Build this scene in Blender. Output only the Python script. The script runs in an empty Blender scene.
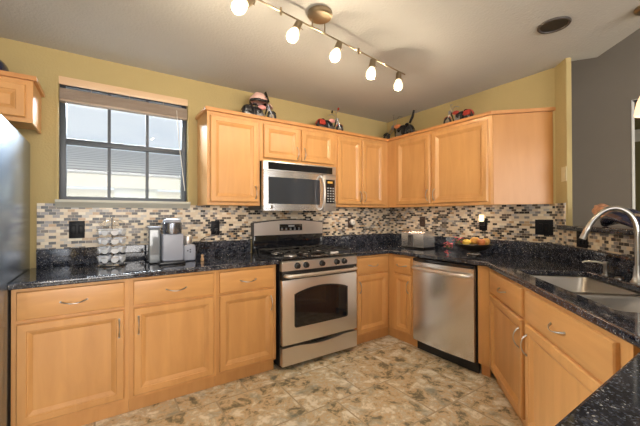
import bpy, bmesh, math, random
from mathutils import Vector, Matrix
random.seed(7)
PI = math.pi
S = bpy.context.scene
COL = S.collection

# ------------------------------------------------------------------ camera
cam = bpy.data.cameras.new('camera'); camo = bpy.data.objects.new('camera', cam); COL.objects.link(camo)
YAW, PITCH, ROLL, F = 0.5908, 0.0067, -0.0027, 321.15
cam.sensor_width = 36; cam.sensor_fit = 'HORIZONTAL'; cam.lens = F/640*36; cam.clip_start = 0.03; cam.clip_end = 200
fw = Vector((math.sin(YAW)*math.cos(PITCH), math.cos(YAW)*math.cos(PITCH), math.sin(PITCH)))
r0 = Vector((math.cos(YAW), -math.sin(YAW), 0)); u0 = r0.cross(fw)
rr = r0*math.cos(ROLL)+u0*math.sin(ROLL); uu = -r0*math.sin(ROLL)+u0*math.cos(ROLL)
M = Matrix((rr, uu, -fw)).transposed().to_4x4(); M.translation = Vector((-3.0906, -3.0165, 1.2833))
camo.matrix_world = M
S.camera = camo

# ------------------------------------------------------------------ world and daylight
S.view_settings.view_transform = 'Standard'; S.view_settings.look = 'None'
S.view_settings.exposure = 0.06; S.view_settings.gamma = 1.0; S.view_settings.use_curve_mapping = False
W = bpy.data.worlds.new('sky'); S.world = W; W.use_nodes = True
wn = W.node_tree; wn.nodes.clear()
wo = wn.nodes.new('ShaderNodeOutputWorld'); wb = wn.nodes.new('ShaderNodeBackground')
tc = wn.nodes.new('ShaderNodeTexCoord'); mp = wn.nodes.new('ShaderNodeMapping'); nz = wn.nodes.new('ShaderNodeTexNoise')
cr = wn.nodes.new('ShaderNodeValToRGB')
mp.inputs['Scale'].default_value = (1, 1, 3); nz.inputs['Scale'].default_value = 2.2; nz.inputs['Detail'].default_value = 4
cr.color_ramp.elements[0].position = .35; cr.color_ramp.elements[0].color = (.58, .65, .76, 1)
cr.color_ramp.elements[1].position = .62; cr.color_ramp.elements[1].color = (.80, .82, .86, 1)
wn.links.new(tc.outputs['Generated'], mp.inputs['Vector']); wn.links.new(mp.outputs[0], nz.inputs['Vector'])
wn.links.new(nz.outputs['Fac'], cr.inputs[0]); wn.links.new(cr.outputs[0], wb.inputs[0]); wb.inputs[1].default_value = 1.12
wn.links.new(wb.outputs[0], wo.inputs[0])

def area(name, loc, rot, sx, sy, power, color):
    l = bpy.data.lights.new(name, 'AREA'); l.shape = 'RECTANGLE'; l.size = sx; l.size_y = sy; l.energy = power; l.color = color
    o = bpy.data.objects.new(name, l); COL.objects.link(o); o.location = loc; o.rotation_euler = rot
    return o
# daylight through the living room windows behind the camera (rear wall), plus a fill lamp added at the unseen left wall
area('rear_window_daylight', (-2.6, -6.93, 1.5), (PI/2, 0, 0), 3.2, 1.9, 215, (1.0, .95, .90))
area('left_fill_light', (-4.86, -4.6, 1.4), (0, -PI/2, 0), 1.9, 1.8, 50, (1.0, .95, .90))
area('dining_window_daylight', (3.2, -6.9, 1.7), (PI/2, 0, 0), 2.2, 1.9, 70, (1.0, .95, .90))
# lamp added outside, above view, to strengthen daylight through the kitchen window
k = area('kitchen_window_boost', (-2.95, 1.5, 3.1), (0, 0, 0), 2.2, 1.2, 1200, (.88, .94, 1.0))
k.rotation_euler = (Vector((-2.95, 1.5, 3.1))-Vector((-1.9, -1.9, .6))).to_track_quat('Z', 'Y').to_euler()

# ------------------------------------------------------------------ materials
def new_mat(name):
    m = bpy.data.materials.new(name); m.use_nodes = True
    return m, m.node_tree, m.node_tree.nodes['Principled BSDF']
def pmat(name, col, rough=.5, metal=0., bump=0., bscale=60., emis=None, es=0., coat=0., var=.0, vscale=8.):
    m, nt, b = new_mat(name)
    b.inputs['Base Color'].default_value = (*col, 1); b.inputs['Roughness'].default_value = rough; b.inputs['Metallic'].default_value = metal
    b.inputs['Coat Weight'].default_value = coat
    t = nt.nodes.new('ShaderNodeTexCoord'); n = nt.nodes.new('ShaderNodeTexNoise'); n.inputs['Scale'].default_value = vscale; n.inputs['Detail'].default_value = 3
    nt.links.new(t.outputs['Object'], n.inputs['Vector'])
    mx = nt.nodes.new('ShaderNodeMixRGB'); mx.inputs[1].default_value = (*[c*(1-var) for c in col], 1); mx.inputs[2].default_value = (*[min(1, c*(1+var)) for c in col], 1)
    nt.links.new(n.outputs['Fac'], mx.inputs[0]); nt.links.new(mx.outputs[0], b.inputs['Base Color'])
    if bump:
        n2 = nt.nodes.new('ShaderNodeTexNoise'); n2.inputs['Scale'].default_value = bscale; n2.inputs['Detail'].default_value = 4
        nt.links.new(t.outputs['Object'], n2.inputs['Vector'])
        bp = nt.nodes.new('ShaderNodeBump'); bp.inputs['Strength'].default_value = bump; bp.inputs['Distance'].default_value = .01
        nt.links.new(n2.outputs['Fac'], bp.inputs['Height']); nt.links.new(bp.outputs[0], b.inputs['Normal'])
    if emis: b.inputs['Emission Color'].default_value = (*emis, 1); b.inputs['Emission Strength'].default_value = es
    return m
def wood(name, c1, c2, rough=.33, horiz=False):
    m, nt, b = new_mat(name)
    t = nt.nodes.new('ShaderNodeTexCoord'); mp = nt.nodes.new('ShaderNodeMapping')
    mp.inputs['Scale'].default_value = (1.2, 1.2, 9) if horiz else (7, 7, 1.0)
    n = nt.nodes.new('ShaderNodeTexNoise'); n.inputs['Scale'].default_value = 2.2; n.inputs['Detail'].default_value = 7; n.inputs['Distortion'].default_value = .5
    n3 = nt.nodes.new('ShaderNodeTexNoise'); n3.inputs['Scale'].default_value = 3.0; n3.inputs['Detail'].default_value = 2
    oi = nt.nodes.new('ShaderNodeObjectInfo')
    cr = nt.nodes.new('ShaderNodeValToRGB'); cr.color_ramp.elements[0].color = (*c1, 1); cr.color_ramp.elements[1].color = (*c2, 1)
    cr.color_ramp.elements[0].position = .1; cr.color_ramp.elements[1].position = .9
    av = nt.nodes.new('ShaderNodeMath'); av.operation = 'ADD'; md = nt.nodes.new('ShaderNodeMath'); md.operation = 'MULTIPLY_ADD'; md.inputs[1].default_value = .35; md.inputs[2].default_value = -.17
    nt.links.new(t.outputs['Object'], mp.inputs['Vector']); nt.links.new(mp.outputs[0], n.inputs['Vector']); nt.links.new(t.outputs['Object'], n3.inputs['Vector'])
    nt.links.new(n3.outputs['Fac'], md.inputs[0]); nt.links.new(n.outputs['Fac'], av.inputs[0]); nt.links.new(md.outputs[0], av.inputs[1])
    nt.links.new(av.outputs[0], cr.inputs[0]); 
    hs = nt.nodes.new('ShaderNodeHueSaturation'); mr = nt.nodes.new('ShaderNodeMapRange'); mr.inputs['To Min'].default_value = .95; mr.inputs['To Max'].default_value = 1.05
    nt.links.new(oi.outputs['Random'], mr.inputs['Value']); nt.links.new(mr.outputs[0], hs.inputs['Value']); nt.links.new(cr.outputs[0], hs.inputs['Color'])
    nt.links.new(hs.outputs[0], b.inputs['Base Color']); b.inputs['Roughness'].default_value = rough
    return m
MAPLE = wood('maple', (.52, .258, .088), (.70, .375, .138))
MAPLEH = wood('maple_horizontal', (.52, .258, .088), (.70, .375, .138), horiz=True)
MAPLED = wood('maple_edge', (.50, .22, .07), (.60, .285, .10))
ENDMAPLE = wood('end_panel_maple', (.47, .21, .055), (.56, .27, .08), rough=.38)  # deeper, more orange tone than the other maple, for the angled end panel
VALW = wood('valance_wood', (.62, .42, .25), (.70, .50, .32), horiz=True)
SLATW = wood('blind_slat_wood', (.27, .20, .15), (.50, .40, .32), rough=.5, horiz=True)
WALL = pmat('olive_yellow_paint', (.43, .335, .15), .75, bump=.25, bscale=70, var=.03)
GREYP = pmat('grey_paint', (.23, .195, .155), .8, bump=.2, bscale=70, var=.03)
CEIL = pmat('ceiling_paint', (.53, .525, .505), .85, bump=.35, bscale=60, var=.03)
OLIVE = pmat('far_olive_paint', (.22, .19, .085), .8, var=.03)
WHITE = pmat('white_trim_paint', (.72, .70, .64), .5, var=.02)
CREAM = pmat('window_trim_paint', (.52, .52, .46), .55, var=.03)
STEEL_COL = (.74, .71, .68)
def steel(name, col, rough, horiz=True):
    m, nt, b = new_mat(name)
    b.inputs['Base Color'].default_value = (*col, 1); b.inputs['Metallic'].default_value = .92
    t = nt.nodes.new('ShaderNodeTexCoord'); mp = nt.nodes.new('ShaderNodeMapping'); mp.inputs['Scale'].default_value = (1, 1, 160) if horiz else (90, 90, 1)
    n = nt.nodes.new('ShaderNodeTexNoise'); n.inputs['Scale'].default_value = 3; n.inputs['Detail'].default_value = 3
    mr = nt.nodes.new('ShaderNodeMapRange'); mr.inputs['To Min'].default_value = rough-.02; mr.inputs['To Max'].default_value = rough+.03
    nt.links.new(t.outputs['Object'], mp.inputs['Vector']); nt.links.new(mp.outputs[0], n.inputs['Vector']); nt.links.new(n.outputs['Fac'], mr.inputs['Value']); nt.links.new(mr.outputs[0], b.inputs['Roughness'])
    return m
STEEL = steel('brushed_steel', STEEL_COL, .34)
STEELV = steel('brushed_steel_vertical', (.74, .75, .77), .24, False)
CHROME = pmat('chrome', (.75, .74, .72), .14, 1.)
NICKEL = pmat('brushed_nickel', (.50, .49, .47), .28, 1.)
MCHR = pmat('model_chrome', (.34, .34, .35), .32, 1.)
HEADM = pmat('dark_chrome_head', (.26, .28, .33), .22, .9)
BRONZE = pmat('antique_nickel', (.36, .29, .20), .32, 1.)
BLACKG = pmat('black_glass', (.008, .009, .012), .06, coat=.5)
BLACKP = pmat('black_plastic', (.012, .012, .013), .3)
BLACKM = pmat('black_matte_iron', (.02, .019, .018), .55)
FRIDGE = pmat('fridge_grey_side', (.33, .40, .50), .27, .85, var=.04, vscale=3)
FDOOR = pmat('fridge_door_steel', (.5, .5, .5), .3, .9)
KEUR = pmat('grey_satin_plastic', (.30, .325, .40), .35)
SMOKE = pmat('smoky_tank_plastic', (.23, .25, .27), .12, coat=.4)
def glass(name, col=(1, 1, 1), rough=0.):
    m, nt, b = new_mat(name)
    tr = nt.nodes.new('ShaderNodeBsdfTransparent'); gl = nt.nodes.new('ShaderNodeBsdfGlossy'); mx = nt.nodes.new('ShaderNodeMixShader')
    tr.inputs[0].default_value = (*col, 1); gl.inputs['Roughness'].default_value = rough
    lw = nt.nodes.new('ShaderNodeFresnel'); lw.inputs['IOR'].default_value = 1.35
    nt.links.new(lw.outputs[0], mx.inputs[0]); nt.links.new(tr.outputs[0], mx.inputs[1]); nt.links.new(gl.outputs[0], mx.inputs[2])
    nt.links.new(mx.outputs[0], nt.nodes['Material Output'].inputs[0]); return m
GLASS = glass('window_glass', (.93, .96, .97))
def granite():
    m, nt, b = new_mat('dark_granite')
    t = nt.nodes.new('ShaderNodeTexCoord')
    def vor(s):
        v = nt.nodes.new('ShaderNodeTexVoronoi'); v.inputs['Scale'].default_value = s; nt.links.new(t.outputs['Object'], v.inputs['Vector'])
        sp = nt.nodes.new('ShaderNodeSeparateColor'); nt.links.new(v.outputs['Color'], sp.inputs[0]); return sp
    v1 = vor(260); v2 = vor(70)
    c1 = nt.nodes.new('ShaderNodeValToRGB'); c1.color_ramp.interpolation = 'CONSTANT'
    e = c1.color_ramp.elements; e[0].position = 0; e[0].color = (.006, .008, .015, 1); e[1].position = .42; e[1].color = (.016, .022, .042, 1)
    for p, c in ((.68, (.032, .036, .048, 1)), (.84, (.055, .063, .085, 1)), (.925, (.11, .125, .155, 1)), (.978, (.30, .30, .29, 1))):
        k = e.new(p); k.color = c
    c2 = nt.nodes.new('ShaderNodeValToRGB'); e = c2.color_ramp.elements; e[0].position = .35; e[0].color = (0.35, .35, .38, 1); e[1].position = .9; e[1].color = (1.5, 1.45, 1.35, 1)
    n = nt.nodes.new('ShaderNodeTexNoise'); n.inputs['Scale'].default_value = 11; n.inputs['Detail'].default_value = 6; n.inputs['Distortion'].default_value = 1.6
    nt.links.new(t.outputs['Object'], n.inputs['Vector']); 
    mx = nt.nodes.new('ShaderNodeMixRGB'); mx.blend_type = 'MULTIPLY'; mx.inputs[0].default_value = 1
    ad = nt.nodes.new('ShaderNodeMath'); ad.operation = 'ADD'; ml = nt.nodes.new('ShaderNodeMath'); ml.operation = 'MULTIPLY'; ml.inputs[1].default_value = .5
    nt.links.new(v2.outputs[1], ml.inputs[0]); nt.links.new(ml.outputs[0], ad.inputs[0]); nt.links.new(n.outputs['Fac'], ad.inputs[1]); nt.links.new(ad.outputs[0], c2.inputs[0])
    nt.links.new(v1.outputs[0], c1.inputs[0]); nt.links.new(c1.outputs[0], mx.inputs[1]); nt.links.new(c2.outputs[0], mx.inputs[2])
    cl = nt.nodes.new('ShaderNodeValToRGB'); cl.color_ramp.elements[0].position = .48; cl.color_ramp.elements[0].color = (0, 0, 0, 1); cl.color_ramp.elements[1].position = .72; cl.color_ramp.elements[1].color = (.038, .034, .032, 1)
    nt.links.new(n.outputs['Fac'], cl.inputs[0]); am = nt.nodes.new('ShaderNodeMixRGB'); am.blend_type = 'ADD'; am.inputs[0].default_value = 1
    nt.links.new(mx.outputs[0], am.inputs[1]); nt.links.new(cl.outputs[0], am.inputs[2])
    nt.links.new(am.outputs[0], b.inputs['Base Color']); b.inputs['Roughness'].default_value = .07; b.inputs['Specular IOR Level'].default_value = .55
    return m
GRAN = granite()
def mosaic():
    m, nt, b = new_mat('glass_mosaic_tile')
    t = nt.nodes.new('ShaderNodeTexCoord'); s = nt.nodes.new('ShaderNodeSeparateXYZ'); c = nt.nodes.new('ShaderNodeCombineXYZ')
    nt.links.new(t.outputs['Object'], s.inputs[0]); nt.links.new(s.outputs[0], c.inputs[0]); nt.links.new(s.outputs[2], c.inputs[1])
    br = nt.nodes.new('ShaderNodeTexBrick'); br.offset = .5; br.inputs['Color1'].default_value = (0, 0, 0, 1); br.inputs['Color2'].default_value = (1, 1, 1, 1); br.inputs['Mortar'].default_value = (.5, .5, .5, 1)
    br.inputs['Scale'].default_value = 1; br.inputs['Brick Width'].default_value = .043; br.inputs['Row Height'].default_value = .0215; br.inputs['Mortar Size'].default_value = .0011; br.inputs['Mortar Smooth'].default_value = .1
    nt.links.new(c.outputs[0], br.inputs['Vector'])
    cr = nt.nodes.new('ShaderNodeValToRGB'); cr.color_ramp.interpolation = 'CONSTANT'
    cols = [(0, (.010, .009, .010)), (.17, (.10, .075, .055)), (.27, (.20, .19, .19)), (.42, (.56, .46, .33)), (.53, (.40, .26, .14)), (.59, (.68, .61, .48)), (.70, (.42, .40, .37)), (.78, (.62, .52, .38))]
    e = cr.color_ramp.elements; e[0].position = 0; e[0].color = (*cols[0][1], 1); e[1].position = cols[1][0]; e[1].color = (*cols[1][1], 1)
    for p, k in cols[2:]:
        q = e.new(p); q.color = (*k, 1)
    nt.links.new(br.outputs['Color'], cr.inputs[0])
    mx = nt.nodes.new('ShaderNodeMixRGB'); mx.inputs[2].default_value = (.58, .50, .38, 1)
    nt.links.new(br.outputs['Fac'], mx.inputs[0]); nt.links.new(cr.outputs[0], mx.inputs[1]); nt.links.new(mx.outputs[0], b.inputs['Base Color'])
    b.inputs['Roughness'].default_value = .3
    bp = nt.nodes.new('ShaderNodeBump'); bp.inputs['Strength'].default_value = .4; bp.inputs['Distance'].default_value = .002; bp.invert = True
    nt.links.new(br.outputs['Fac'], bp.inputs['Height']); nt.links.new(bp.outputs[0], b.inputs['Normal'])
    return m
MOSAIC = mosaic()
def floor_mat():
    m, nt, b = new_mat('slate_look_floor_tile')
    t = nt.nodes.new('ShaderNodeTexCoord'); mp = nt.nodes.new('ShaderNodeMapping'); mp.inputs['Location'].default_value = (.38, .31, 0)
    nt.links.new(t.outputs['Object'], mp.inputs[0])
    br = nt.nodes.new('ShaderNodeTexBrick'); br.offset = .5; br.inputs['Scale'].default_value = 1; br.inputs['Brick Width'].default_value = .46; br.inputs['Row Height'].default_value = .46
    br.inputs['Mortar Size'].default_value = .0055; br.inputs['Mortar Smooth'].default_value = .2; br.inputs['Color1'].default_value = (0, 0, 0, 1); br.inputs['Color2'].default_value = (1, 1, 1, 1)
    nt.links.new(mp.outputs[0], br.inputs['Vector'])
    va = nt.nodes.new('ShaderNodeVectorMath'); va.operation = 'MULTIPLY_ADD'; va.inputs[1].default_value = (7, 3, 5)
    nt.links.new(br.outputs['Color'], va.inputs[0]); nt.links.new(t.outputs['Object'], va.inputs[2])
    n = nt.nodes.new('ShaderNodeTexNoise'); n.inputs['Scale'].default_value = 8.5; n.inputs['Detail'].default_value = 9; n.inputs['Roughness'].default_value = .72; n.inputs['Distortion'].default_value = .3
    nt.links.new(va.outputs[0], n.inputs['Vector'])
    cr = nt.nodes.new('ShaderNodeValToRGB'); e = cr.color_ramp.elements
    e[0].position = .31; e[0].color = (.16, .145, .12, 1); e[1].position = .64; e[1].color = (.90, .87, .78, 1)
    for p, k in ((.41, (.27, .24, .16, 1)), (.45, (.56, .45, .29, 1)), (.49, (.72, .56, .36, 1)), (.53, (.58, .54, .41, 1)), (.57, (.84, .77, .62, 1))):
        q = e.new(p); q.color = k
    nt.links.new(n.outputs['Fac'], cr.inputs[0])
    n2 = nt.nodes.new('ShaderNodeTexNoise'); n2.inputs['Scale'].default_value = 5; n2.inputs['Detail'].default_value = 5; n2.inputs['Distortion'].default_value = 1
    va2 = nt.nodes.new('ShaderNodeVectorMath'); va2.operation = 'ADD'; va2.inputs[1].default_value = (11, 5, 2); nt.links.new(va.outputs[0], va2.inputs[0]); nt.links.new(va2.outputs[0], n2.inputs['Vector'])
    c2 = nt.nodes.new('ShaderNodeValToRGB'); c2.color_ramp.elements[0].position = .56; c2.color_ramp.elements[1].position = .72; c2.color_ramp.elements[0].color = (0, 0, 0, 1); c2.color_ramp.elements[1].color = (.75, .75, .75, 1)
    nt.links.new(n2.outputs['Fac'], c2.inputs[0])
    mg = nt.nodes.new('ShaderNodeMixRGB'); mg.inputs[2].default_value = (.27, .30, .26, 1); nt.links.new(c2.outputs[0], mg.inputs[0]); nt.links.new(cr.outputs[0], mg.inputs[1])
    mx = nt.nodes.new('ShaderNodeMixRGB'); mx.inputs[2].default_value = (.46, .39, .28, 1); nt.links.new(br.outputs['Fac'], mx.inputs[0]); nt.links.new(mg.outputs[0], mx.inputs[1])
    nt.links.new(mx.outputs[0], b.inputs['Base Color']); b.inputs['Roughness'].default_value = .22
    bp = nt.nodes.new('ShaderNodeBump'); bp.inputs['Strength'].default_value = .12; bp.inputs['Distance'].default_value = .01
    nt.links.new(n.outputs['Fac'], bp.inputs['Height']); nt.links.new(bp.outputs[0], b.inputs['Normal'])
    return m
FLOOR = floor_mat()
def rooftile():
    m, nt, b = new_mat('grey_roof_tiles')
    t = nt.nodes.new('ShaderNodeTexCoord'); w = nt.nodes.new('ShaderNodeTexWave'); w.wave_type = 'BANDS'; w.bands_direction = 'Y'; w.wave_profile = 'SAW'
    w.inputs['Scale'].default_value = .87; w.inputs['Distortion'].default_value = 0
    n = nt.nodes.new('ShaderNodeTexNoise'); n.inputs['Scale'].default_value = 5
    cr = nt.nodes.new('ShaderNodeValToRGB'); e = cr.color_ramp.elements
    e[0].position = 0; e[0].color = (.16, .15, .15, 1); e[1].position = .35; e[1].color = (.62, .59, .56, 1)
    mx = nt.nodes.new('ShaderNodeMixRGB'); mx.blend_type = 'MULTIPLY'; mx.inputs[0].default_value = .15
    nt.links.new(t.outputs['Object'], w.inputs['Vector']); nt.links.new(t.outputs['Object'], n.inputs['Vector'])
    nt.links.new(w.outputs['Fac'], cr.inputs[0]); nt.links.new(cr.outputs[0], mx.inputs[1]); nt.links.new(n.outputs['Fac'], mx.inputs[2])
    nt.links.new(mx.outputs[0], b.inputs['Base Color']); b.inputs['Roughness'].default_value = .85
    return m
ROOF = rooftile()
STUCCO = pmat('pale_stucco', (.50, .49, .48), .9, var=.03)
FASCIA = pmat('fascia_grey', (.45, .44, .42), .8)
WFRAME = pmat('dark_bronze_frame', (.035, .045, .06), .4)
SHADE = pmat('frosted_lamp_glass', (.9, .85, .7), .4, emis=(1.0, .86, .58), es=1.25)
PSHADE = pmat('alabaster_shade', (.9, .7, .5), .4, emis=(1.0, .66, .42), es=1.1)
STRIPL = pmat('under_cabinet_lens', (.9, .85, .8), .4, emis=(1.0, .78, .60), es=24)
NIGHTL = pmat('night_light_shade', (.9, .8, .6), .4, emis=(1.0, .80, .45), es=1.5)

# ------------------------------------------------------------------ geometry helpers
class G:
    """collects shapes into one mesh; coordinates are the parent's local ones"""
    def __init__(s): s.bm = bmesh.new()
    def box(s, x0, x1, y0, y1, z0, z1, bev=0., seg=2):
        r = bmesh.ops.create_cube(s.bm, size=1)
        for v in r['verts']:
            v.co = Vector(((x0+x1)/2+v.co.x*(x1-x0), (y0+y1)/2+v.co.y*(y1-y0), (z0+z1)/2+v.co.z*(z1-z0)))
        if bev:
            ed = list({e for v in r['verts'] for e in v.link_edges})
            bmesh.ops.bevel(s.bm, geom=ed, offset=bev, segments=seg, affect='EDGES', profile=.6)
        return s
    def loops(s, rings, cap0=True, cap1=True, closed=True):
        vs = [[s.bm.verts.new(p) for p in r] for r in rings]
        n = len(vs[0])
        for a, b in zip(vs[:-1], vs[1:]):
            for i in range(n if closed else n-1):
                j = (i+1) % n
                try: s.bm.faces.new((a[i], a[j], b[j], b[i]))
                except ValueError: pass
        if cap0: s.bm.faces.new(list(reversed(vs[0])))
        if cap1: s.bm.faces.new(vs[-1])
        return s
    def lathe(s, prof, c=(0, 0, 0), n=24, axis='z', cap0=True, cap1=True, rot=None):
        rings = []
        for r, h in prof:
            ring = []
            for i in range(n):
                a = 2*PI*i/n; p = Vector((max(r, 1e-4)*math.cos(a), max(r, 1e-4)*math.sin(a), h))
                if axis == 'x': p = Vector((p.z, p.x, p.y))
                elif axis == 'y': p = Vector((p.y, p.z, p.x))
                if rot is not None: p = rot @ p
                ring.append(p+Vector(c))
            rings.append(ring)
        return s.loops(rings, cap0, cap1)
    def tube(s, pts, rad, n=10, closed=False):
        pts = [Vector(p) for p in pts]; m = len(pts)
        rads = rad if isinstance(rad, (list, tuple)) else [rad]*m
        rings = []; up = None
        for i, p in enumerate(pts):
            if closed: d = pts[(i+1) % m]-pts[i-1]
            else: d = pts[min(i+1, m-1)]-pts[max(i-1, 0)]
            d.normalize()
            if up is None:
                up = Vector((0, 0, 1)) if abs(d.z) < .9 else Vector((1, 0, 0))
            a = d.cross(up)
            if a.length < 1e-5: a = d.cross(Vector((0, 1, 0)))
            a.normalize(); b = a.cross(d).normalized(); up = b
            rings.append([p+(a*math.cos(2*PI*k/n)+b*math.sin(2*PI*k/n))*rads[i] for k in range(n)])
        if closed: rings.append(rings[0]); return s.loops(rings, False, False)
        return s.loops(rings)
    def prism(s, pts, axis, a, b):
        """outline pts (2D) extruded along axis from a to b"""
        f = {'x': lambda p, h: (h, p[0], p[1]), 'y': lambda p, h: (p[0], h, p[1]), 'z': lambda p, h: (p[0], p[1], h)}[axis]
        return s.loops([[Vector(f(p, a)) for p in pts], [Vector(f(p, b)) for p in pts]])
    def ball(s, c, r, sc=(1, 1, 1), u=14, v=9):
        q = bmesh.ops.create_uvsphere(s.bm, u_segments=u, v_segments=v, radius=r)
        for w in q['verts']: w.co = Vector((c[0]+w.co.x*sc[0], c[1]+w.co.y*sc[1], c[2]+w.co.z*sc[2]))
        return s
    def torus(s, c, R, r, axis='y', n=28, m=8):
        pts = []
        for i in range(n):
            a = 2*PI*i/n; x, y = R*math.cos(a), R*math.sin(a)
            pts.append(Vector(c)+Vector({'y': (x, 0, y), 'z': (x, y, 0), 'x': (0, x, y)}[axis]))
        rings = []
        cc = Vector(c); ax = Vector({'y': (0, 1, 0), 'z': (0, 0, 1), 'x': (1, 0, 0)}[axis])
        for p in pts:
            d = (p-cc).normalized(); rings.append([p+(d*math.cos(2*PI*k/m)+ax*math.sin(2*PI*k/m))*r for k in range(m)])
        rings.append(rings[0]); return s.loops(rings, False, False)
    def panel(s, x0, x1, z0, z1, y, rings):
        """door face: nested rectangles (inset, forward) with forward = towards -y; starts at the back"""
        L = []
        for ins, f in rings:
            L.append([Vector((x0+ins, y-f, z0+ins)), Vector((x1-ins, y-f, z0+ins)), Vector((x1-ins, y-f, z1-ins)), Vector((x0+ins, y-f, z1-ins))])
        return s.loops(L)
    def out(s, name, mat, parent=None, angle=35, mats=None, xf=None):
        bm = s.bm
        if xf is not None: bmesh.ops.transform(bm, matrix=xf, verts=bm.verts)
        bmesh.ops.remove_doubles(bm, verts=bm.verts, dist=1e-6)
        bmesh.ops.recalc_face_normals(bm, faces=bm.faces)
        me = bpy.data.meshes.new(name); bm.to_mesh(me); bm.free()
        me.materials.append(mat)
        for p in me.polygons: p.use_smooth = True
        me.set_sharp_from_angle(angle=math.radians(angle))
        o = bpy.data.objects.new(name, me); COL.objects.link(o)
        if parent: o.parent = parent
        return o
def tag(o, label=None, cat=None, group=None, kind=None):
    if label: o['label'] = label
    if cat: o['category'] = cat
    if group: o['group'] = group
    if kind: o['kind'] = kind
    return o
def thing(name, label, cat, loc=(0, 0, 0), rz=0., group=None):
    o = bpy.data.objects.new(name, None); COL.objects.link(o); o.location = loc; o.rotation_euler = (0, 0, rz); o.empty_display_size = .1
    return tag(o, label, cat, group)
def struct(g, name, mat, **k):
    o = g.out(name, mat, **k); o['kind'] = 'structure'; return o
def place(o, loc, rz=0.): o.location = loc; o.rotation_euler = (0, 0, rz); return o

# local frames of the kitchen runs
RW = -PI/2                      # right wall: local x runs towards the camera, local y into the wall
DW = -PI*.75                    # diagonal half wall
DB = math.atan2(-.685, -.729)   # diagonal sink cabinets
DO = (0, -1.90, 0)
CT = .918; CH = 2.50; UB = 1.37; UT = 2.144; SPL = 1.045

# ------------------------------------------------------------------ room shell
struct(G().box(-5.0, 7.0, -7.1, .2, -.1, 0), 'floor', FLOOR)
# kitchen ceiling: flat slab that stops above the half wall
struct(G().prism([(-5.0, .12), (.12, .12), (.12, -1.87), (-.02, -2.01), (.075, -2.154), (-1.70, -4.13), (-1.70, -7.1), (-5.0, -7.1)], 'z', CH, CH+.12), 'ceiling', CEIL)
struct(G().box(-1.70, 7.0, -7.1, .2, 3.5, 3.6), 'ceiling_dining', CEIL)
# upper wall closing the step between the two ceilings
struct(G().prism([(.075, -2.154), (-1.70, -4.13), (-1.70, -7.1), (-1.8, -7.1), (-1.8, -4.1), (-.02, -2.13), (-.02, -2.01)], 'z', CH+.12, 3.5), 'wall_above_opening', GREYP)
# window wall with the opening
WX0, WX1, WZ0, WZ1 = -3.378, -2.472, 1.40, 2.31
g = G().box(-5.0, WX0, 0, .16, 0, CH); g.box(WX1, .12, 0, .16, 0, CH); g.box(WX0, WX1, 0, .16, 0, WZ0); g.box(WX0, WX1, 0, .16, WZ1, CH)
struct(g, 'wall_back', WALL)
# right wall, then the diagonal stub beside the opening
g = G().prism([(0, 0), (0, -1.90), (-.110, -2.010), (-.112, -2.018), (-.106, -2.026), (-.085, -2.041), (-.02, -2.01), (.12, -1.87), (.12, 0)], 'z', 0, CH)
struct(g, 'wall_right', WALL)
struct(G().box(.121, .13, -1.86, .12, 0, 3.5), 'wall_right_dining_face', GREYP)
# half wall under the granite ledge: diagonal, then along the peninsula
g = G().prism([(-.115, -2.015), (-1.50, -3.40), (-2.75, -3.40), (-2.75, -3.55), (-1.44, -3.55), (-.02, -2.178)], 'z', 0, 1.165)
struct(g, 'wall_half', GREYP)
# living room behind the camera
def wall_with_windows(name, horiz, fixed0, fixed1, a0, a1, wins, z0, z1, top, mat):
    g = G(); cur = a0
    def b(p, q, u, v):
        if horiz: g.box(p, q, fixed0, fixed1, u, v)
        else: g.box(fixed0, fixed1, p, q, u, v)
    for w0, w1 in wins:
        b(cur, w0, 0, top); b(w0, w1, 0, z0); b(w0, w1, z1, top); cur = w1
    b(cur, a1, 0, top)
    return struct(g, name, mat)
wall_with_windows('wall_rear', True, -7.2, -7.05, -5.0, 7.0, [(-4.2, -1.0), (2.1, 4.3)], .55, 2.45, 3.5, WALL)
wall_with_windows('wall_left', False, -5.1, -4.95, -7.1, .12, [(-5.5, -3.7)], .45, 2.35, CH, WALL)
def plain_window(name, horiz, f, a0, a1, z0, z1, n):
    t = thing(name, None, None); t['kind'] = 'structure'
    g = G()
    def b(p, q, u, v, th=.03):
        if horiz: g.box(p, q, f-th, f+th, u, v)
        else: g.box(f-th, f+th, p, q, u, v)
    b(a0, a1, z0, z0+.06); b(a0, a1, z1-.06, z1)
    for i in range(n+1):
        x = a0+(a1-a0-.06)*i/n; b(x, x+.06, z0+.06, z1-.06)
    g.out('window_frame', WHITE, t)
plain_window('window_2', True, -7.0, -4.2, -1.0, .55, 2.45, 3)
plain_window('window_3', False, -4.93, -5.5, -3.7, .45, 2.35, 2)
plain_window('window_4', True, -7.0, 2.1, 4.3, .55, 2.45, 2)
# dining side: grey wall with an opening, olive wall with crown moulding beyond
g = G().box(1.1, 1.17, -2.13, .12, 0, 3.5); g.box(1.1, 1.17, -3.5, -2.13, 2.37, 3.5); g.box(1.1, 1.17, -7.05, -3.5, 0, 3.5)
struct(g, 'wall_dining_grey', GREYP)
g = G().box(1.095, 1.175, -2.136, -2.13, 0, 2.376); g.box(1.095, 1.175, -3.5, -2.136, 2.37, 2.376); g.box(1.095, 1.175, -3.515, -3.5, 0, 2.385)
struct(g, 'trim_1', WHITE)
struct(G().box(4.5, 4.62, -7.05, .12, 0, 3.5), 'wall_far_olive', OLIVE)
struct(G().box(.13, 4.5, .02, .12, 0, 3.5), 'wall_dining_back', OLIVE)
g = G().prism([(4.5, 2.53), (4.48, 2.53), (4.47, 2.58), (4.42, 2.64), (4.40, 2.68), (4.40, 2.72), (4.5, 2.72)], 'y', -7.05, .02)
struct(g, 'trim_crown_moulding', WHITE)

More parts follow.
